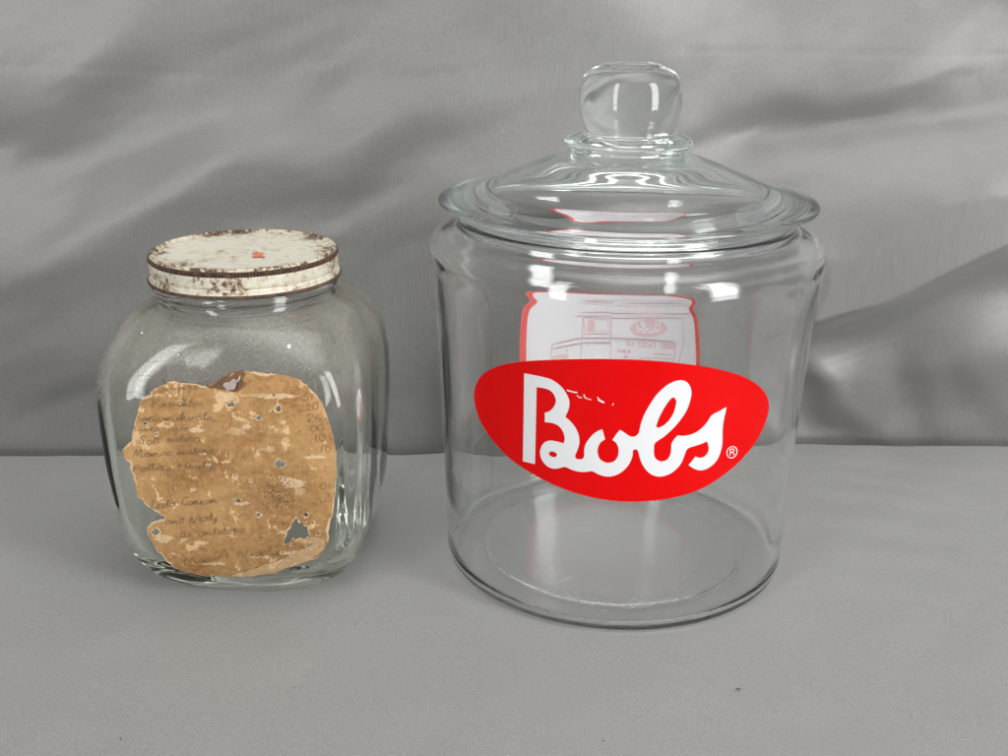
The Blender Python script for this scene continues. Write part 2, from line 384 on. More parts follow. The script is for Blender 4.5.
def build_backdrop():
    xs = np.arange(-0.66, 0.6601, 0.0019); zs = np.arange(0.50, -0.1001, -0.0018)
    X, Z = np.meshgrid(xs, zs); Yb = edge_y(X)+0.014
    px, py = pixel_of(np.stack([X, Yb, Z], -1))
    wx = px+14*value_noise(px, py, 21, 90)+6*value_noise(px, py, 22, 35); wy = py+11*value_noise(px, py, 23, 90)+4*value_noise(px, py, 24, 30)
    gx = np.zeros_like(X); gz = np.zeros_like(X)              # wanted slopes of the cloth
    for x0, y0, x1, y1, wd, a in STREAKS:
        sharp = wd < 6
        qx, qy = (px+5*value_noise(px, py, 31, 120), py+4*value_noise(px, py, 32, 120)) if sharp else (wx, wy)
        L = math.hypot(x1-x0, y1-y0); tx, ty = (x1-x0)/L, (y1-y0)/L
        al = ((qx-x0)*tx+(qy-y0)*ty)/L; ac = (qx-x0)*-ty+(qy-y0)*tx
        end = np.clip(np.minimum(al, 1-al)/0.25+0.4, 0, 1); end = end*end*(3-2*end)
        g = FOLD*a*np.exp(-0.5*(ac/wd)**2)*end
        nx_, nz_ = ty, tx                                      # normal of the streak, pointing up
        if nz_ < 0: nx_, nz_ = -nx_, -nz_
        gx -= g*nx_; gz -= g*nz_
    dx, dz = xs[1]-xs[0], zs[1]-zs[0]
    def mirror(A, sx, sz):
        A = np.concatenate([A, sx*A[:, ::-1]], 1); return np.concatenate([A, sz*A[::-1]], 0)
    Gx, Gz = mirror(gx, -1, 1), mirror(gz, 1, -1)
    kx = 2j*math.pi*np.fft.fftfreq(Gx.shape[1], dx)[None]; kz = 2j*math.pi*np.fft.fftfreq(Gx.shape[0], dz)[:, None]
    den = kx*kx+kz*kz-(2*math.pi/0.9)**2
    d = np.real(np.fft.ifft2((kx*np.fft.fft2(Gx)+kz*np.fft.fft2(Gz))/den))[:X.shape[0], :X.shape[1]]
    # the same kind of soft diagonal folds all over
    ang = math.radians(-22); u = px*math.cos(ang)+py*math.sin(ang); v = -px*math.sin(ang)+py*math.cos(ang)
    d = d+0.0013*value_noise(u/4.5, v, 41, 46)+0.00042*value_noise(u/4.0, v, 42, 19)+0.00011*value_noise(u/2.4, v, 43, 10)
    # two folded edges where the cloth laps over itself
    for x0, y0, x1, y1, dep, dec in ((770, 327, 1090, 193, 0.0042, 40), (790, 372, 1090, 282, 0.0013, 22)):
        L = math.hypot(x1-x0, y1-y0); tx, ty = (x1-x0)/L, (y1-y0)/L; jx = 3*value_noise(px, py, 61, 150)
        al = ((px-x0)*tx+(py-y0)*ty)/L; ac = (px-x0)*-ty+(py-y0)*tx+jx
        st_ = np.clip(ac/2.2+.5, 0, 1); w_ = np.clip(np.minimum(al/.2, (1-al)/.1), 0, 1)
        d = d-dep*st_*np.exp(-np.clip(ac, 0, None)/dec)*w_
    d = np.clip(d, -0.03, 0.03)
    low = np.clip((Z+0.004)/0.05, 0, 1); d = d*(0.35+0.65*low)
    d = np.where(Z < 0.02, np.minimum(d, 0.010), d)
    V = np.stack([X, Yb-d, Z], -1).reshape(-1, 3); ny, nx = X.shape
    F = [(i*nx+j, (i+1)*nx+j, (i+1)*nx+j+1, i*nx+j+1) for i in range(ny-1) for j in range(nx-1)]
    add('backdrop', mesh('backdrop', V, F), M_BACK, kind='structure')
build_backdrop()

# ------------------------------------------------------------------ lathe / loft with seamless parts
def loft(prof, cuts, shape, seg, name_of, mats, parent):
    """revolve or loft one closed glass wall and hand its rows out to parts that meet edge to edge with common normals.
    prof: rows (size, z, tag); cuts: part of each row interval; shape(theta, row)->radius"""
    th = np.linspace(0, 2*math.pi, seg, endpoint=False)
    V = np.stack([np.stack([shape(th, k)*np.cos(th), shape(th, k)*np.sin(th), np.full(seg, prof[k][1])], 1) for k in range(len(prof))])
    n = len(prof)
    full = V.reshape(-1, 3)
    F = []; owner = []
    for k in range(n-1):
        for i in range(seg):
            j = (i+1) % seg; F.append((k*seg+i, k*seg+j, (k+1)*seg+j, (k+1)*seg+i)); owner.append(cuts[k])
    F = np.array(F); owner = np.array(owner)
    fn = np.cross(full[F[:, 2]]-full[F[:, 0]], full[F[:, 3]]-full[F[:, 1]])
    N = np.zeros_like(full)
    for c in range(4): np.add.at(N, F[:, c], fn)
    ax = np.abs(full[:, :2]).max(1) < 2e-4                      # poles
    N[ax] = np.where(N[ax][:, 2:3] >= 0, 1, -1)*np.array([0, 0, 1.0])
    N /= np.linalg.norm(N, axis=1)[:, None]+1e-15
    out = {}
    for part in dict.fromkeys(cuts):
        f = F[owner == part]; ids = np.unique(f); mp = np.full(len(full), -1); mp[ids] = np.arange(len(ids))
        me = mesh(part, full[ids], mp[f], True, N[ids])
        out[part] = add(name_of.get(part, part), me, mats[part], parent)
    return out

# ------------------------------------------------------------------ the candy jar
C1 = np.array([0.064, 0.5753, 0.0])
jar = add('candy_jar', None, label='large clear round glass counter jar with red oval logo and white lettering', category='jar')
jar.location = C1
OUT = [(1e-5, .0034), (.030, .0032), (.060, .0024), (.078, .0008), (.0892, .0004), (.0932, .0010), (.0956, .0029), (.0966, .0064), (.0967, .0125),
       (.0970, .030), (.0980, .060), (.0994, .095), (.1008, .130), (.1022, .150), (.1033, .1625), (.1040, .1700), (.1044, .1755), (.1043, .1785), (.1039, .1815), (.1027, .1852),
       (.0992, .1888), (.0948, .1907), (.0914, .1917), (.0896, .1928), (.0888, .1942), (.0889, .1955)]
LIP = [(.0884, .1964), (.0871, .1967), (.0858, .1962), (.0853, .1950)]
INN = [(.0852, .1934), (.0864, .1916), (.0896, .1898), (.0945, .1878), (.0980, .1858), (.1002, .1830), (.1011, .1805), (.1014, .1780), (.1013, .1748), (.1010, .1700), (.1003, .1625), (.0992, .150), (.0979, .130), (.0966, .095),
       (.0953, .060), (.0943, .032), (.0945, .0190), (.0943, .0105), (.0932, .0062), (.0908, .0038), (.0865, .0030), (.0780, .0032), (.0740, .0036), (.0718, .0046), (.066, .0054), (.040, .0062), (1e-5, .0066)]
def rows(keys, n=4): return catmull(keys, n, corner=80)
po = rows(OUT+LIP+INN)
iout = len(OUT)*4; 
cut = []
for k in range(len(po)-1):
    r_, z_ = po[k]; outer = k < (len(OUT)+2)*4
    if z_ < (.0063 if outer else .0104): cut.append('base')
    elif z_ > (.1927 if outer else .1915): cut.append('mouth_rim')
    else: cut.append('jar_wall')
def wob(th, k):
    r_, z_ = po[k]
    if k > (len(OUT)+2)*4 and z_ < .19 and r_ > .05:          # uneven inside of the moulded wall
        f_ = min(1, (r_-.05)/.03)*0.00022
        return r_+f_*(np.sin(3*th+1+z_*8)+0.7*np.sin(7*th+2-z_*11)+0.25*np.sin(13*th+4))
    return np.full_like(th, r_)
loft(po, cut, wob, 256, {}, {'base': M_GLASS_BASE, 'mouth_rim': M_GLASS, 'jar_wall': M_GLASS}, jar)

_pz = rows(OUT); _keep = _pz[np.argmax(_pz[:, 0] > .0965):]
def F_jar(P):
    z = P[:, 2]; R = np.interp(z, _keep[:np.argmax(_keep[:, 1])+1, 1], _keep[:np.argmax(_keep[:, 1])+1, 0])
    return np.hypot(P[:, 0]-C1[0], P[:, 1]-C1[1])-R

def tr(pts, ox, oy, s): return [(ox+x/s, oy+y/s) for x, y in pts]
oval = tr([(130,300),(137,270),(155,247),(190,230),(240,220),(320,215),(420,213),(520,215),(600,221),(680,231),(740,244),(785,260),(815,280),(832,302),(837,327),(830,362),
           (810,405),(780,445),(740,483),(690,517),(640,538),(580,551),(510,556),(450,552),(390,540),(330,519),(270,489),(220,455),(180,415),(150,372),(135,335)], 420, 270, 2.4)
oval = catmull(oval, 5, True)
V2, F2 = fill(oval, (), 4.0)
logo = decal('logo_oval', V2, F2, F_jar, M_RED, jar, True, 1.2e-4, C1)
A = [(105,125),(170,137),(215,147),(250,158),(285,180),(312,205),(335,240),(347,270),(348,300),(340,330),(326,360),(350,380),(372,405),(390,435),(400,465),(402,500),(395,530),
     (385,555),(379,573),(385,586),(405,590),(421,586),(428,572),(428,540),(435,510),(450,485),(475,455),(505,435),(526,427),(532,450),(541,480),(515,500),(503,525),(500,550),(508,580),
     (525,598),(555,608),(585,602),(605,582),(613,555),(612,525),(600,500),(580,485),(600,455),(620,430),(645,445),(670,462),(695,467),(714,457)]
B = [(82,415),(92,370),(110,320),(140,265),(180,205),(225,160),(270,130),(310,118),(345,120),(370,140),(383,170),(384,205),(372,255),(350,305),(315,355),(275,400),(225,445),(190,468),
     (172,485),(168,510),(168,545),(178,572),(200,586),(225,587),(250,572),(265,540),(268,510),(270,485),(285,460),(305,437),(335,440),(370,435),(410,420),(450,390),(480,355),(503,320),(545,297),
     (588,272),(582,305),(572,350),(566,400),(565,460),(562,500),(550,545),(530,585),(500,615),(470,633),(435,640),(400,630),(368,610),(385,590),(408,560),(430,567),(455,563),(475,545),(485,520),
     (482,490),(475,472),(440,487),(400,500),(362,515),(345,550),(330,590),(305,625),(270,655),(230,672),(190,676),(150,662),(120,635),(98,600),(85,565),(78,535),(70,520),(57,517),(46,527)]
Cc = [(690,560),(685,582),(670,615),(645,645),(615,667),(580,680),(550,682),(520,676),(495,665),(470,653),(440,657),(400,656),(360,645),(325,630),(295,637),(265,640),(235,630),(210,608),(195,580),
     (190,550),(198,520),(215,498),(245,488),(280,493),(318,503),(323,480),(318,450),(305,425),(285,405),(255,393),(216,388),(216,338),(240,330),(262,310),(274,285),(275,265),(262,235),(240,215),
     (210,205),(172,200),(168,400),(163,615),(98,600)]
word = tr(A, 505, 350, 5.4)+tr(B, 625, 360, 5.8125)+tr(Cc, 505, 350, 5.4)
word_s = catmull(word, 4, True, 48)
loopB = [(505+(260+22*math.cos(a))/5.4, 350+(562+15*math.sin(a)+4*math.cos(a))/5.4) for a in np.linspace(0, 2*math.pi, 20, endpoint=False)]
loopb = catmull(tr([(180,385),(195,340),(220,290),(245,250),(268,222),(285,215),(297,235),(294,265),(280,310),(255,350),(225,378),(195,392)], 625, 360, 5.8125), 3, True, 70)
V2, F2 = fill(word_s, [loopB, loopb], 3.0)
decal('logo_lettering', V2, F2, F_jar, M_WHITE, logo, True, 2.4e-4, C1)
cx, cyy = 625+620/5.8125, 360+535/5.8125
ringp = np.array([(cx+5.1*math.cos(a), cyy+5.6*math.sin(a)-0.9*math.cos(a)) for a in np.linspace(0, 2*math.pi, 40)])
rm = [ringp, np.array([(cx-2.0, cyy+3.3), (cx-1.6, cyy-2.9)]), catmull([(cx-1.6, cyy-2.8), (cx+1.0, cyy-3.2), (cx+2.2, cyy-2.0), (cx+1.0, cyy-0.4), (cx-1.6, cyy+0.2)], 5), np.array([(cx+0.3, cyy-0.1), (cx+2.6, cyy+2.9)])]
V2, F2 = ribbon(rm, 0.85); decal('registered_mark', V2, F2, F_jar, M_WHITE, logo, True, 2.4e-4, C1)
scr = [[(567,390),(572,391.5),(577.5,392.5)],[(577,395),(580,397.5),(582,397.2)],[(584,394.2),(585,397),(587,398.5)],[(587.5,398.6),(591.5,399.6)],[(597.5,397),(600,400),(604,402)],[(598,399.5),(601,401.5),(604.5,402.6)],[(612.5,405),(613.6,403.4)]]
V2, F2 = ribbon([catmull(l, 3) for l in scr], [1.2, .8, 1.1, .8, 1.2, 1.0, .9]); decal('scratch', V2, F2, F_jar, M_WHITE, logo, True, 2.4e-4, C1)

# scuff marks moulded and scratched into the inside of the floor
def F_floor(P): return P[:, 2]-0.0059
mk = [[(622,607),(630,600),(637,595)],[(630,608.5),(637,603),(645,598)],[(622,607.5),(636,607),(652,605)],[(566,590),(570,594),(576,597)],[(574,589),(578,595),(583,602)],[(558,581),(565,577),(573,575)],[(600,611),(606,609)],[(590,604),(594,607)]]
V2, F2 = ribbon([catmull(l, 3) for l in mk], [.8, .8, .6, .6, .6, .6, .5, .5]); decal('base_scuffs', V2, F2, F_floor, M_SCUFF, jar, True, 2e-4, C1)
# ---- the panel printed on the far side of the jar: white ink with a red border, its drawing showing through to the inside
pan = catmull([(519,362),(519,338),(521,316),(526,303),(537,295),(554,291),(610,289),(666,291),(684,296),(695,305),(700,318),(702,340),(702,362),(700,402),(694,424),(678,433),(610,437),(546,434),(528,425),(521,402)], 5, True)
pc = pan.mean(0)
pin = np.array([(pc[0]+(x-pc[0])*(0.925 if x < pc[0] else 0.962), pc[1]+(y-pc[1])*0.962) for x, y in pan])
V2, F2 = fill(pan, (), 5.0); panel = decal('printed_panel', V2, F2, F_jar, M_PANEL, jar, False, 2.6e-4, C1)
V2, F2 = fill(pan, [pin], 5.0); decal('panel_border', V2, F2, F_jar, M_ORED, panel, False, 1.0e-4, C1)
decal('panel_border', V2, F2, F_jar, M_ORED, panel, False, 4.2e-4, C1)
CAPS = {'B': [[(0,0),(0,1),(.45,1),(.58,.86),(.56,.64),(.4,.54),(0,.54)],[(.4,.54),(.62,.4),(.62,.14),(.45,0),(0,0)]], 'O': [[(.3,0),(.06,.2),(0,.5),(.06,.8),(.3,1),(.54,.8),(.6,.5),(.54,.2),(.3,0)]],
 'S': [[(.55,.85),(.35,1),(.1,.92),(.04,.74),(.15,.58),(.45,.46),(.56,.28),(.48,.08),(.25,0),(.02,.14)]], 'C': [[(.58,.82),(.36,1),(.1,.85),(0,.5),(.1,.15),(.36,0),(.58,.18)]],
 'A': [[(0,0),(.3,1),(.6,0)],[(.11,.36),(.49,.36)]], 'N': [[(0,0),(0,1),(.55,0),(.55,1)]], 'D': [[(0,0),(0,1),(.3,1),(.55,.78),(.6,.5),(.55,.22),(.3,0),(0,0)]],
 'Y': [[(0,1),(.28,.5),(.56,1)],[(.28,.5),(.28,0)]], 'L': [[(0,1),(0,0),(.5,0)]], 'G': [[(.58,.82),(.36,1),(.1,.85),(0,.5),(.1,.15),(.36,0),(.58,.14),(.58,.46),(.36,.46)]], '.': [[(.05,0),(.12,.08)]], ' ': []}
def mirrored(txt, xr, y0, hgt, wid, slope=0.0):
    adv = wid/len(txt); out = []
    for k, ch in enumerate(txt):
        for st in CAPS[ch]:
            out.append(np.array([(xr-k*adv-x*adv*1.15, y0-y*hgt+slope*(xr-k*adv-x*adv)-slope*xr) for x, y in st]))
    return out
T3 = lambda pts: np.array([(510+x/4.8, 275+y/4.8) for x, y in pts])
draw = [[(310,190),(480,186),(480,168),(880,176)],[(330,166),(480,160)],[(480,200),(850,205),(850,330),(820,440)],[(345,198),(470,200),(472,276),(352,276),(345,198)],[(398,208),(460,208),(460,262),(398,262),(398,208)],
        [(342,200),(338,300),(326,440)],[(480,186),(478,300),(474,440)],[(205,326),(340,296),(480,296),(810,320)],[(210,346),(340,318),(480,320)],[(205,326),(196,400)],[(272,345),(280,430)],
        [(330,415),(470,412)],[(815,340),(800,440)],[(345,320),(470,316)],[(140,436),(160,408),(190,396),(225,405),(250,440)],[(596,440),(612,408),(640,392),(668,388),(700,398),(722,440)],
        [(100,470),(860,470)],[(100,470),(100,440)],[(860,470),(850,430)]]
wheels = [[(190+60*math.cos(a), 500+60*math.sin(a)) for a in np.linspace(0, 6.2832, 30)], [(660+66*math.cos(a), 500+66*math.sin(a)) for a in np.linspace(0, 6.2832, 30)]]
strokes = [T3(d) for d in draw+wheels]
text = mirrored('BOBS CANDY CO.', 510+812/4.8, 275+352/4.8, 5.0, 57, 0.075)+mirrored('ALBANY', 510+585/4.8, 275+366/4.8, 3.2, 16, 0.05)+mirrored('GA.', 510+566/4.8, 275+388/4.8, 2.8, 6, 0.0)
for yy in (376, 394, 410): text.append(T3([(705, yy-4), (760, yy), (798, yy+3)]))
solid = [T3([(365,206),(394,206),(394,268),(360,268)]), T3([(205,376),(270,370),(274,428),(198,428)])]
lo = np.array([(510+(677+97*math.cos(a))/4.8, 275+(252+41*math.sin(a))/4.8) for a in np.linspace(0, 2*math.pi, 40, endpoint=False)])
W = np.array(word_s); wc = W.mean(0); ww = W[:, 0].max()-W[:, 0].min()
def mini(loop): return [(510+677/4.8-(x-wc[0])/ww*27, 275+252/4.8+(y-wc[1])/ww*27) for x, y in loop]
Wm = mini(W[::2])
for off, ml, mf, mt in ((0.8e-4, M_PINK2, M_PINK2, M_PINK), (4.4e-4, M_ORED, M_ORED, M_ORED)):
    V2, F2 = ribbon(strokes, 1.0); decal('truck_drawing', V2, F2, F_jar, ml, panel, False, off, C1)
    for s_ in solid:
        V2, F2 = fill(s_, (), 4); decal('truck_shading', V2, F2, F_jar, mf, panel, False, off, C1)
    V2, F2 = ribbon(text, 0.95); decal('panel_text', V2, F2, F_jar, mt, panel, False, off, C1)
    V2, F2 = fill(lo, [Wm], 4); decal('small_logo', V2, F2, F_jar, mf, panel, False, off, C1)

# ------------------------------------------------------------------ the glass lid with its knob
lid = add('glass_lid', None, label='pale greenish domed glass lid with round knob on the red logo jar', category='jar lid')
lid.location = C1
LO = [(1e-5, .2745), (.008, .2746), (.0135, .2741), (.0165, .2728), (.0205, .2712), (.0240, .2680), (.0258, .2635), (.0264, .2570), (.0260, .2510), (.0247, .2450), (.0232, .2410), (.0229, .2396),
      (.0240, .2386), (.0290, .2381), (.0322, .2370), (.0336, .2352), (.0328, .2334), (.0302, .2322), (.0290, .2312), (.0296, .2304), (.0335, .2292), (.0400, .2266), (.0500, .2229), (.0620, .2180), (.0720, .2142), (.0800, .2118),
      (.0880, .2098), (.0938, .2082), (.0972, .2071), (.0988, .2061), (.0993, .2051), (.0987, .2042), (.0955, .2031), (.0925, .2020), (.0905, .2005), (.0894, .1987), (.0869, .1975), (.0847, .1966), (.0838, .1947), (.0829, .1926), (.0815, .1920), (.0800, .1928), (.0787, .1958), (.0768, .2004),
      (.0738, .2056), (.0695, .2088), (.0620, .2124), (.0520, .2166), (.0400, .2214), (.0320, .2244), (.0240, .2266), (.0120, .2277), (1e-5, .2280)]
pl = catmull(LO, 4, corner=85)[::-1]
cutl = ['knob' if (pl[k][1]+pl[k+1][1])/2 > .2390 and (pl[k][0] > .0) and (pl[k][1] > .2390 and pl[k+1][1] > .2388) else 'dome' for k in range(len(pl)-1)]
loft([(r_, z_) for r_, z_ in pl], cutl, lambda th, k: np.full_like(th, pl[k][0])*(1+0.004*np.sin(2*th+pl[k][1]*40)*(pl[k][0] < .07)), 224, {}, {'knob': M_LID, 'dome': M_LID}, lid)

# ------------------------------------------------------------------ the square jar with the tin lid
C2 = np.array([-0.139, 0.5708, 0.0]); ROT2 = math.radians(-2.5)
jar2 = add('square_jar', None, label='squarish clear old glass jar with rusty cream tin lid and torn brown paper label', category='jar')
jar2.location = C2; jar2.rotation_euler = (0, 0, ROT2)
O2 = [(1e-5, .0060, 2), (.020, .0056, 2.2), (.034, .0036, 2.4), (.0410, .0012, 2.6), (.0482, .0004, 2.8), (.0524, .0014, 3.1), (.0558, .0044, 3.5), (.0600, .0095, 4.0), (.0638, .0175, 4.6), (.0668, .0285, 5.2), (.0690, .0420, 5.6), (.0694, .0580, 5.9),
      (.0704, .0760, 6.0), (.0708, .0940, 6.0), (.0707, .1090, 6.0), (.0698, .1215, 5.7), (.0676, .1312, 5.0), (.0635, .1400, 4.1), (.0574, .1478, 3.05), (.0513, .1519, 2.28), (.0478, .1541, 2.0), (.0466, .1565, 2), (.0470, .1585, 2), (.0487, .1597, 2), (.0492, .1612, 2), (.0486, .1628, 2),
      (.0470, .1640, 2), (.0462, .1670, 2), (.0460, .1735, 2), (.0450, .1752, 2), (.0432, .1755, 2)]
I2 = [(.0420, .1745, 2), (.0418, .1670, 2), (.0422, .1580, 2), (.0440, .1537, 2), (.0482, .1493, 2.25), (.0540, .1440, 2.95), (.0600, .1362, 3.9), (.0640, .1280, 4.8), (.0659, .1190, 5.4), (.0667, .1075, 5.7), (.0668, .0940, 5.7),
      (.0664, .0760, 5.7), (.0653, .0580, 5.6), (.0642, .0420, 5.3), (.0620, .0290, 4.9), (.0586, .0200, 4.4), (.0526, .0142, 3.6), (.0420, .0115, 2.8), (.025, .0110, 2.2), (1e-5, .0112, 2)]
O2 = [(a*(0.982 if b < .145 else 1), b, c) for a, b, c in O2]; I2 = [(a*(0.982 if b < .142 else 1), b, c) for a, b, c in I2]
p2 = catmull(O2+I2, 3, corner=85); nO = len(O2)*3
def squircle(th, s, n): return s/(np.abs(np.cos(th))**n+np.abs(np.sin(th))**n)**(1/n)
def ribs(th, s, n, z, depth):
    # fan of shallow flutes pressed into each rounded corner
    a = (th-math.pi/4+math.pi/4) % (math.pi/2)-math.pi/4
    m = np.exp(-(a/0.26)**4)*np.clip((z-.030)/.05, 0, 1)*np.clip((.122-z)/.012, 0, 1)
    return depth*m*np.cos(a*38*(0.75+0.55*(.12-z)/.1))
def shape2(th, k):
    s, z, n = p2[k]; r = squircle(th, s, n)
    if k < nO: return r+ribs(th, s, n, z, 0.00050)
    return r+(0.00025*(np.sin(5*th+z*50)+np.sin(9*th-z*33+1)) if s > .03 else 0)
cut2 = []
for k in range(len(p2)-1):
    z_, o_ = p2[k][1], k < nO-2
    cut2.append('base' if z_ < (.0045 if o_ else .0144) else 'neck' if z_ > .1539 else 'jar_wall')
loft([(a, b) for a, b, c in p2], cut2, shape2, 288, {}, {'base': M_OLD, 'neck': M_GLASS, 'jar_wall': M_OLD}, jar2)
_o2 = catmull(O2, 3, corner=85); _o2 = _o2[np.argmax(_o2[:, 0] > .046):]; _o2 = _o2[:np.argmax(_o2[:, 1] > .153)]
cR, sR = math.cos(-ROT2), math.sin(-ROT2)
def F_sq(P):
    x, y = P[:, 0]-C2[0], P[:, 1]-C2[1]; x, y = cR*x-sR*y, sR*x+cR*y; z = P[:, 2]
    s = np.interp(z, _o2[:, 1], _o2[:, 0]); n = np.interp(z, _o2[:, 1], _o2[:, 2]); th = np.arctan2(y, x)
    return np.hypot(x, y)-squircle(th, s, n)-ribs(th, s, n, z, 0.00050)
def on_jar2(name, V2, F2, mat, parent, off, relief=None):
    o = decal(name, V2, F2, F_sq, mat, parent, True, off, (0, 0, 0), relief)
    Mi = (Matrix.Translation(C2.tolist()) @ Matrix.Rotation(ROT2, 4, 'Z')).inverted(); o.data.transform(Mi); return o

# paper label
Z9 = lambda pts: [(90+x/2.906, 350+y/2.906) for x, y in pts]
lab = Z9([(95,290),(110,272),(122,265),(124,245),(130,225),(134,200),(140,180),(150,145),(178,128),(182,118),(210,103),(238,90),(275,97),(310,98),(345,108),(352,100),(380,88),(410,68),(450,60),(500,66),(545,70),(590,80),(610,88),(635,108),
          (665,140),(685,180),(700,230),(712,275),(716,330),(715,380),(710,440),(700,490),(692,540),(685,570),(650,605),(590,625),(540,645),(500,652),(450,655),(400,657),(350,655),(300,648),(262,638),(240,625),(215,600),(190,570),(172,540),
          (168,515),(185,498),(210,490),(222,487),(195,470),(165,452),(158,435),(140,425),(132,380),(122,345),(118,325),(104,312)])
def ragged(loop, amp, n=4, seed=1):
    L = catmull(loop, n, True, 60); r = np.random.default_rng(seed); return L+r.normal(0, amp, L.shape)
lab_e = ragged(lab, 0.42, 5, 5)
def blob(x, y, a, b, seed, n=14):
    r = np.random.default_rng(seed); return [(90+(x+a*math.cos(t)*r.uniform(.65, 1.25))/2.906, 350+(y+b*math.sin(t)*r.uniform(.65, 1.25))/2.906) for t in np.linspace(0, 2*math.pi, n, endpoint=False)]
holes = [blob(410,159,13,6,1), blob(548,170,8,9,2), blob(492,197,9,5,3), blob(553,330,12,12,4), blob(645,567,14,9,6), blob(628,478,6,6,7), blob(490,478,6,6,8), blob(430,437,9,5,9), blob(192,527,11,8,10), blob(195,243,3.5,4,11), blob(535,130,5,4,12), blob(162,212,7,4,13),
         blob(588,566,5,3,15,8), blob(664,532,4,5,16,8), blob(560,585,4,3,17,8), blob(618,600,5,3,18,8), blob(648,500,3,4,19,8), blob(232,598,3,3,20,8), blob(468,376,3,4,21,8), list(ragged(Z9([(600,488),(608,500),(616,498),(621,508),(635,513),(633,526),(642,543),(630,542),(622,550),(610,541),(598,548),(590,543),(580,556),(568,560),(566,548),(575,536),(572,526),(584,516),(586,504)]), .4, 2, 14))]
V2, F2 = fill(lab_e, holes, 2.6)
crumple = lambda v: 3.0e-4*(1+value_noise(v[:, 0], v[:, 1], 51, 9))+1.4e-4*value_noise(v[:, 0], v[:, 1], 52, 4)
crumple_ = lambda v: np.clip(crumple(v), 0.2e-4, None)
label = on_jar2('paper_label', V2, F2, M_PAPER, jar2, 2.5e-4, crumple_)
label['label'] = 'torn brown handwritten paper label with holes'
bpy.context.view_layer.update()
# pale torn rims round the holes and along parts of the edge
def rim(loop, w_, seed):
    L = np.array(loop); c = L.mean(0); d = L-c; l = np.linalg.norm(d, axis=1)[:, None]; r = np.random.default_rng(seed)
    return L, L+d/l*(w_*r.uniform(.0, 1.5, (len(L), 1)))
Vr, Fr = [], []
for k, h in enumerate(holes):
    a_, b_ = rim(h, 1.5, 60+k); s = len(Vr); n = len(a_); Vr += list(a_)+list(b_)
    Fr += [(s+i, s+(i+1) % n, s+n+(i+1) % n, s+n+i) for i in range(n)]
n = len(lab_e); t_ = np.roll(lab_e, -3, 0)-np.roll(lab_e, 3, 0); t_ /= np.linalg.norm(t_, axis=1)[:, None]; inn = np.stack([-t_[:, 1], t_[:, 0]], 1)
wv = np.clip(0.7+1.4*value_noise(np.arange(n), np.zeros(n), 71, 7)+0.5*rng.standard_normal(n), 0.03, 3.0)
s = len(Vr); Vr += list(lab_e)+list(lab_e+inn*wv[:, None]); Fr += [(s+i, s+(i+1) % n, s+n+(i+1) % n, s+n+i) for i in range(n)]
on_jar2('torn_edge', np.array(Vr), Fr, M_PAPER_L, label, 3.6e-4, crumple_)
WORN = [(430,235,32,12),(455,222,14,9),(590,385,34,16),(610,410,16,12),(560,372,14,8),(215,545,26,11),(238,590,28,16),(205,600,14,10),(310,232,24,7),(520,287,24,9),(655,310,30,5),(545,133,60,7),(640,552,44,9),(240,626,20,6),(330,300,12,4),(265,150,14,7),(345,332,9,5),(600,590,34,7),
        (500,600,40,4),(360,620,30,4),(440,445,22,6),(425,432,14,4),(300,405,9,5),(180,520,9,12),(470,130,50,4),(400,140,16,10)]
for k, (x, y, a_, b_) in enumerate(WORN):
    L_ = blob(x, y, a_, b_, 200+k, 26); L_ = ragged(L_, .55, 2, 300+k)
    L_ = np.array([p if True else p for p in L_])
    if not inside(lab_e, L_).all(): continue
    V2, F2 = fill(L_, [h for h in holes if inside(L_, np.array(h)).all()], 2.5)
    m_ = np.array([not any(inside(np.array(h), V2[list(f)].mean(0)[None])[0] for h in holes) for f in F2])
    on_jar2('worn_patch', V2, [tuple(f) for f, q in zip(F2, m_) if q], M_PAPER_L if k % 3 else M_PAPER_F, label, 3.2e-4, crumple_)
# folded-over strip along the lower right, and the lifted flap at the top
st = ragged(Z9([(405,652),(470,632),(540,610),(600,585),(650,560),(684,545),(680,575),(640,606),(590,622),(530,643),(460,654)]), .3, 4, 81)
V2, F2 = fill(st, (), 2.5); on_jar2('folded_edge', V2, F2, M_PAPER_F, label, 6e-4, lambda v: 4e-4*(1+0.6*value_noise(v[:, 0], v[:, 1], 82, 5)))
fl = ragged(Z9([(346,108),(378,88),(412,66),(450,58),(452,72),(440,80),(452,98),(440,112),(418,120),(392,112),(372,113)]), .3, 3, 83)
V2, F2 = fill(fl, (), 2.0); on_jar2('lifted_flap', V2, F2, M_FLAP, label, 5e-4, lambda v: 9e-4*(1+np.sin(v[:, 0]*0.35+v[:, 1]*.4))*0.8)
gl = ragged(Z9([(390,102),(398,92),(410,92),(420,82),(432,84),(442,72),(438,88),(428,94),(424,110),(404,116)]), .35, 3, 84)
V2, F2 = fill(gl, (), 2.0); on_jar2('glue_patch', V2, F2, M_GLUE, label, 22e-4, lambda v: 3e-4*value_noise(v[:, 0], v[:, 1], 85, 3))
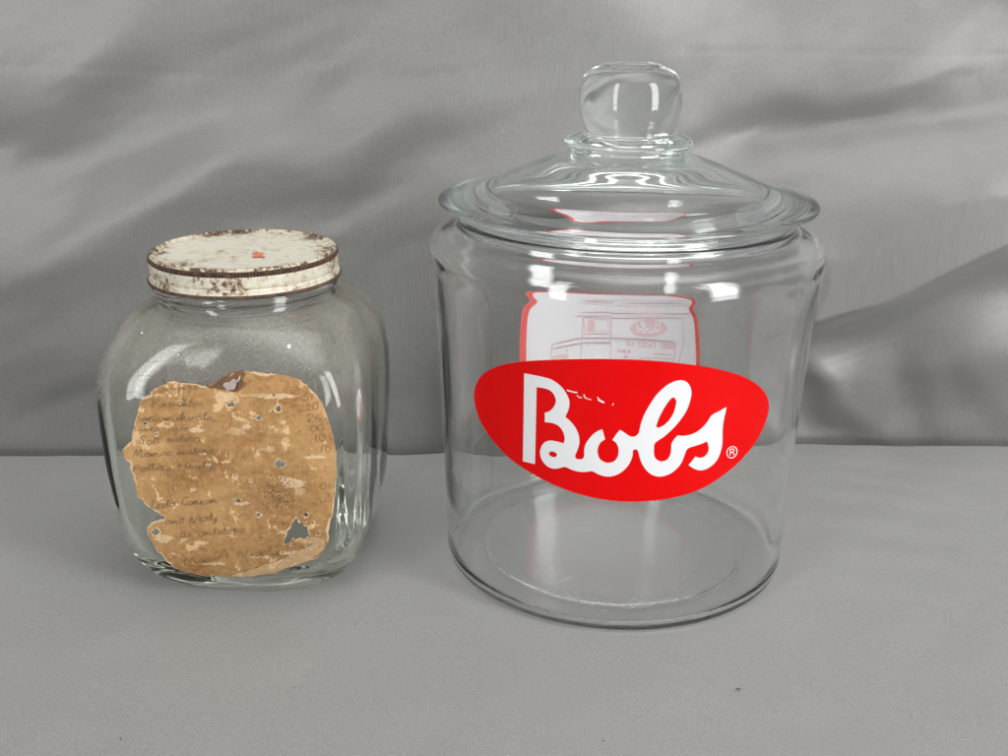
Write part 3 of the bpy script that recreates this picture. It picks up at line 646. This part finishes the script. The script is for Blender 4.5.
# stain of small specks round (560,410)
r85 = np.random.default_rng(85); Vs, Fs = [], []
for _ in range(950):
    if r85.random() < .62: x, y = r85.normal(548, 30), r85.normal(415, 32)
    elif r85.random() < .6: x, y = r85.normal(590, 42), r85.normal(505, 45)
    else: x, y = r85.uniform(150, 700), r85.uniform(120, 640)
    q = (90+x/2.906, 350+y/2.906)
    a_ = abs(r85.normal(0, .30))+.12; s = len(Vs); k = 6; ph = r85.uniform(0, 6)
    pts = [(q[0]+a_*r85.uniform(.6, 1.3)*math.cos(ph+i*2*math.pi/k), q[1]+a_*r85.uniform(.6, 1.3)*math.sin(ph+i*2*math.pi/k)) for i in range(k)]
    pa = np.array(pts)
    if not inside(lab_e, pa).all() or any(inside(np.array(h), pa).any() for h in holes): continue
    Vs += pts; Fs.append(tuple(range(s, s+k)))
on_jar2('stain_specks', np.array(Vs), Fs, M_SPECK, label, 4.2e-4, crumple_)['kind'] = 'stuff'

# handwriting: a small one-stroke cursive
G = {'a': (.9, [[(.75,.85),(.45,1),(.12,.7),(.1,.25),(.35,0),(.62,.3),(.75,.9),(.72,.2),(.95,.05)]]), 'b': (.8, [[(0,.1),(.35,1.5),(.3,2),(.15,1.6),(.1,.2),(.4,0),(.65,.4),(.5,.9),(.2,.6)],[(.6,.75),(.85,.7)]]),
 'c': (.7, [[(.62,.8),(.4,1),(.1,.6),(.15,.1),(.45,0),(.75,.2)]]), 'd': (.9, [[(.65,.85),(.35,.95),(.08,.5),(.25,0),(.6,.3),(.82,2),(.7,.2),(.95,.05)]]), 'e': (.7, [[(0,.35),(.5,.6),(.45,.98),(.15,.75),(.15,.15),(.45,0),(.75,.25)]]),
 'h': (.9, [[(0,.1),(.35,1.6),(.28,2),(.12,1.4),(.08,0),(.3,.8),(.55,.95),(.6,.1),(.9,.1)]]), 'i': (.45, [[(0,.2),(.25,.95),(.2,.15),(.45,.1)],[(.33,1.45),(.36,1.55)]]), 'k': (.85, [[(0,.1),(.3,1.5),(.25,1.95),(.1,1.4),(.08,0),(.25,.7),(.55,.95),(.5,.6),(.2,.5),(.6,0),(.85,.1)]]),
 'l': (.45, [[(0,.15),(.32,1.4),(.26,1.95),(.1,1.4),(.14,.1),(.45,.1)]]), 'm': (1.3, [[(0,.3),(.14,.95),(.12,0),(.35,.9),(.5,.85),(.5,0),(.75,.9),(.9,.85),(.92,.1),(1.3,.15)]]), 'n': (.95, [[(0,.3),(.14,.95),(.12,0),(.4,.92),(.58,.8),(.58,.1),(.95,.15)]]),
 'o': (.8, [[(.4,1),(.1,.65),(.15,.1),(.45,0),(.65,.45),(.42,1),(.8,.8)]]), 'p': (.85, [[(0,.4),(.18,1),(.05,-.9)],[(.12,.5),(.4,1),(.65,.7),(.5,.1),(.2,.1),(.85,.2)]]), 'r': (.65, [[(0,.2),(.2,1.05),(.45,.85),(.4,.1),(.65,.15)]]),
 's': (.6, [[(0,.1),(.32,1.05),(.5,.4),(.3,0),(.05,.1)],[(.4,.1),(.6,.15)]]), 't': (.5, [[(0,.2),(.25,1.6),(.2,.15),(.5,.1)],[(.02,1.15),(.45,1.25)]]), 'u': (.9, [[(0,.5),(.14,.95),(.12,.15),(.4,.05),(.6,.95),(.58,.15),(.9,.1)]]), 'v': (.75, [[(0,.6),(.15,.95),(.3,.05),(.6,.95),(.75,.85)]]),
 'x': (.7, [[(0,.9),(.55,0),(.7,.1)],[(.6,.95),(.05,.05)]]), 'y': (.85, [[(0,.6),(.12,.95),(.15,.2),(.45,.2),(.62,.95),(.5,-.6),(.25,-1),(.2,-.6),(.85,.2)]]), 'g': (.85, [[(.6,.85),(.3,.95),(.1,.5),(.3,.05),(.6,.9),(.55,-.7),(.25,-.9),(.85,.15)]]),
 'K': (1.3, [[(.15,2),(.05,0)],[(1.0,1.9),(.12,.9),(.45,1.0),(1.2,0)]]), 'L': (1.0, [[(.6,1.8),(.3,1.9),(.25,.6),(.05,.05),(.4,.1),(1,.0)]]), 'P': (1.0, [[(.2,0),(.3,1.9),(.75,1.8),(.8,1.2),(.25,.95)]]), 'C': (1.0, [[(.9,1.5),(.65,1.9),(.2,1.3),(.15,.4),(.5,0),(1,.3)]]),
 'M': (1.6, [[(0,0),(.25,1.8),(.55,.2),(.9,1.8),(1.1,.1),(1.6,.15)]]), 'N': (1.3, [[(0,0),(.3,1.9),(.7,.05),(1.05,1.95)]]), 'S': (1.0, [[(.9,1.6),(.55,1.95),(.2,1.5),(.65,.8),(.6,.1),(.1,.2)]]), 'H': (1.2, [[(.1,1.8),(.05,0)],[(.05,.9),(.95,1.0)],[(1.0,1.9),(.9,0),(1.2,.1)]]),
 'A': (1.2, [[(0,0),(.55,1.9),(.95,0)],[(.2,.7),(.85,.75)]]), '0': (.9, [[(.45,1.6),(.1,1.1),(.12,.3),(.45,0),(.75,.5),(.7,1.3),(.45,1.6)]]), '1': (.6, [[(.3,1.6),(.25,0)]]), '2': (.9, [[(.1,1.2),(.4,1.6),(.7,1.2),(.35,.5),(.05,0),(.8,.1)]]), '5': (.9, [[(.75,1.6),(.25,1.55),(.2,.9),(.6,.95),(.7,.4),(.4,0),(.1,.15)]]),
 '6': (.9, [[(.6,1.6),(.2,.9),(.15,.2),(.45,0),(.7,.35),(.5,.7),(.2,.5)]]), '.': (.5, [[(.15,.05),(.25,.12)]]), ',': (.5, [[(.25,.1),(.12,-.3)]]), "'": (.3, [[(.1,1.8),(.08,1.4)]]), ' ': (.8, [])}
def write(txt, x0, y0, x1, y1, xh, seed, slant=.16):
    r = np.random.default_rng(seed); tot = sum(G[c][0] for c in txt); sx = math.hypot(x1-x0, y1-y0)/tot; out = []; u = 0
    tx, ty = (x1-x0)/math.hypot(x1-x0, y1-y0), (y1-y0)/math.hypot(x1-x0, y1-y0)
    for c in txt:
        adv, sts = G[c]; hs = xh*r.uniform(.8, 1.15); dy = r.normal(0, .3)
        for stt in sts:
            P = np.array(stt)+r.normal(0, .045, (len(stt), 2))
            P = catmull(P, 4) if len(P) > 2 else P
            lx = (u+P[:, 0])*sx+P[:, 1]*hs*slant; ly = -P[:, 1]*hs+dy
            out.append(np.stack([x0+lx*tx-ly*ty, y0+lx*ty+ly*tx], 1))
        u += adv
    return out
LINES = [('Knuckles .', 152, 406.5, 213, 405, 4.3, 1, 0), ('on mikvale,', 141, 421, 218, 419.5, 3.8, 2, 0), ("Pollie's Hicely", 133, 471, 214, 467, 3.6, 6, 0), ('Lecta Cannon', 151, 507.5, 218, 502, 3.8, 7, 0),
 ('omo Nicely ..', 166, 524, 230, 518, 4.0, 8, 0), ('Momac mabine', 134, 457, 214, 452, 3.7, 5, 0), ('aemmgems', 161, 391, 209, 388, 3.4, 9, 1), ('uts mix', 141, 431.5, 192, 429.5, 3.5, 3, 1), ('Salt milvin', 139, 444, 201, 440, 3.8, 4, 1),
 ('as antelope', 180, 537, 246, 531, 3.6, 10, 1), ('Mrs A Nicely', 184, 563, 280, 553, 4.6, 11, 1)]
LINES += [(t, x, y, x+(17 if len(t) == 3 else 11), y-1, 4.2, 30+k, int(k in (3, 6, 7))) for k, (t, x, y) in enumerate([('.51',298,400),('.20',302,410),('.26',304,421.5),('.00',307,432),('.10',309,441.5),('.10',315,452.5),('.01',315,489),('.2',320,501.5)])]
for t, x0, y0, x1, y1, xh, sd, fnt in LINES:
    L_ = write(t, x0, y0, x1, y1, xh, sd, .05 if t[0] == '.' else .16)
    L_ = [l for l in L_ if inside(lab_e, l).all() and not any(inside(np.array(h), l).any() for h in holes)]
    if not L_: continue
    V2, F2 = ribbon(L_, .55); on_jar2('written_price' if t[0] == '.' else 'written_line', V2, F2, M_PENCIL2 if fnt else M_PENCIL, label, 4.6e-4, crumple_)

for k, (x, y, r_) in enumerate(((289, 346.5, 2.0), (142, 333, 1.0), (178.5, 355, .7))):
    V2, F2 = fill([(x+r_*math.cos(a)*random.uniform(.8, 1.15), y+r_*math.sin(a)*random.uniform(.8, 1.15)) for a in np.linspace(0, 2*math.pi, 10, endpoint=False)], (), 1.0)
    on_jar2('white_fleck', V2, F2, M_WHITE, jar2, 2e-4)
# tin lid
ZT = 0.1775
tin = [(1e-5, ZT-.0004), (.020, ZT-.0003), (.036, ZT-.0002), (.0445, ZT+.0000), (.0462, ZT+.0008), (.0474, ZT+.0012), (.0484, ZT+.0008), (.0488, ZT-.0002)]
band = [(.0488, ZT-.0030), (.04905, ZT-.0036), (.0491, ZT-.0050), (.0491, ZT-.0082), (.0489, ZT-.0088), (.0486, ZT-.0092), (.0489, ZT-.0096), (.0494, ZT-.0101), (.0496, ZT-.0112), (.0500, ZT-.0120)]
hem = [(.0500, ZT-.0120), (.0506, ZT-.0124), (.0508, ZT-.0131), (.0504, ZT-.0137), (.0496, ZT-.0138), (.0490, ZT-.0132), (.0486, ZT-.0120), (.0480, ZT-.0060), (.0478, ZT-.0020), (.040, ZT-.0014), (1e-5, ZT-.0014)]
def lathe(name, prof, seg, mat, parent, loc=(0, 0, 0), rf=None):
    th = np.linspace(0, 2*math.pi, seg, endpoint=False); V = []
    for r_, z_ in prof:
        rr = np.full(seg, r_) if rf is None else rf(th, r_, z_)
        V += list(np.stack([rr*np.cos(th), rr*np.sin(th), np.full(seg, z_)], 1))
    F = [(k*seg+i, (k+1)*seg+i, (k+1)*seg+(i+1) % seg, k*seg+(i+1) % seg) for k in range(len(prof)-1) for i in range(seg)]
    o = add(name, mesh(name, V, F), mat, parent); o.location = loc; return o
dents = lambda th, r_, z_: r_*(1+0.0012*np.sin(2*th+.6)+0.0008*np.sin(5*th))
tinlid = lathe('tin_lid', catmull(tin, 4, corner=85), 200, M_TIN, jar2, (0, 0, 0), dents)
tinlid['label'] = 'rusty chipped cream painted tin screw lid'
lathe('lid_band', catmull(band, 3, corner=85), 200, M_TINBAND, tinlid, (0, 0, 0), dents)
lathe('lid_hem', catmull(hem, 3, corner=85), 200, M_TIN_RIM, tinlid, (0, 0, 0), dents)
def teeth(th, r_, z_):
    t = (ZT-.0016-z_)/.0014; return dents(th, r_, z_)+0.00050*np.clip(np.cos(th*200), -.55, .55)/.55*max(0, 1-abs(t)**4)
lathe('knurled_edge', [(.0487, ZT-.0001), (.0489, ZT-.0005), (.04905, ZT-.0010), (.0491, ZT-.0016), (.04905, ZT-.0022), (.0489, ZT-.0027), (.0488, ZT-.0030)], 1500, M_TIN_RIM, tinlid, (0, 0, 0), teeth)
# the orange spot and a rust hole on the band
def F_top(P): return P[:, 2]-(ZT+.0001)
sp = ragged([(252,253),(256,252.5),(258,250.5),(260,252.5),(264.5,252),(262,254.8),(265,257),(260,258),(257,257.5),(253,256.5),(256,255)], .75, 3, 91)
V2, F2 = fill(sp, (), 1.2); on_spot = decal('paint_spot', V2, F2, F_top, M_SPOT, tinlid, True, 2e-4, (0, 0, 0))
on_spot.data.transform((Matrix.Translation(C2.tolist()) @ Matrix.Rotation(ROT2, 4, 'Z')).inverted())
def F_band(P): return np.hypot(P[:, 0]-C2[0], P[:, 1]-C2[1])-.0492
hb = [(227.5+2.6*math.cos(t)*random.uniform(.8, 1.15), 276.3+2.4*math.sin(t)*random.uniform(.8, 1.15)) for t in np.linspace(0, 2*math.pi, 14, endpoint=False)]
V2, F2 = fill(hb, (), 1.0); ob = decal('rust_spot', V2, F2, F_band, M_STAIN, tinlid, True, 1.5e-4, (0, 0, 0)); ob.data.transform((Matrix.Translation(C2.tolist()) @ Matrix.Rotation(ROT2, 4, 'Z')).inverted())

# ------------------------------------------------------------------ bits of lint on the cloth
bm = bmesh.new(); rl = np.random.default_rng(5)
spots = [(355,626,1.5),(366,625,1),(390,622.5,1),(48,676,1.2),(121,741,1.2),(295,690,.9),(610,666,1.1),(738,691,2.2),(603,743,1.4),(827,443,1.4),(60,616,.8),(131,617,.8),(450,530,1.0)]+[(rl.uniform(10, 1000), rl.uniform(600, 750), rl.uniform(.35, .7)) for _ in range(26)]
for x, y, s_ in spots:
    P = ground(x, y); k = 0.00030*s_
    r_ = bmesh.ops.create_icosphere(bm, subdivisions=1, radius=1.0)
    mt = Matrix.Translation((P[0], P[1], 0.0012)) @ Matrix.Rotation(rl.uniform(0, 3), 4, 'Z') @ Matrix.Diagonal((k*rl.uniform(.8, 2.2), k*rl.uniform(.6, 1.0), k*.6, 1))
    bmesh.ops.transform(bm, matrix=mt, verts=r_['verts'])
me = bpy.data.meshes.new('lint_specks'); bm.to_mesh(me); bm.free()
add('lint_specks', me, M_LINT, kind='stuff', label='tiny dark lint specks scattered on the grey table cloth', category='lint')
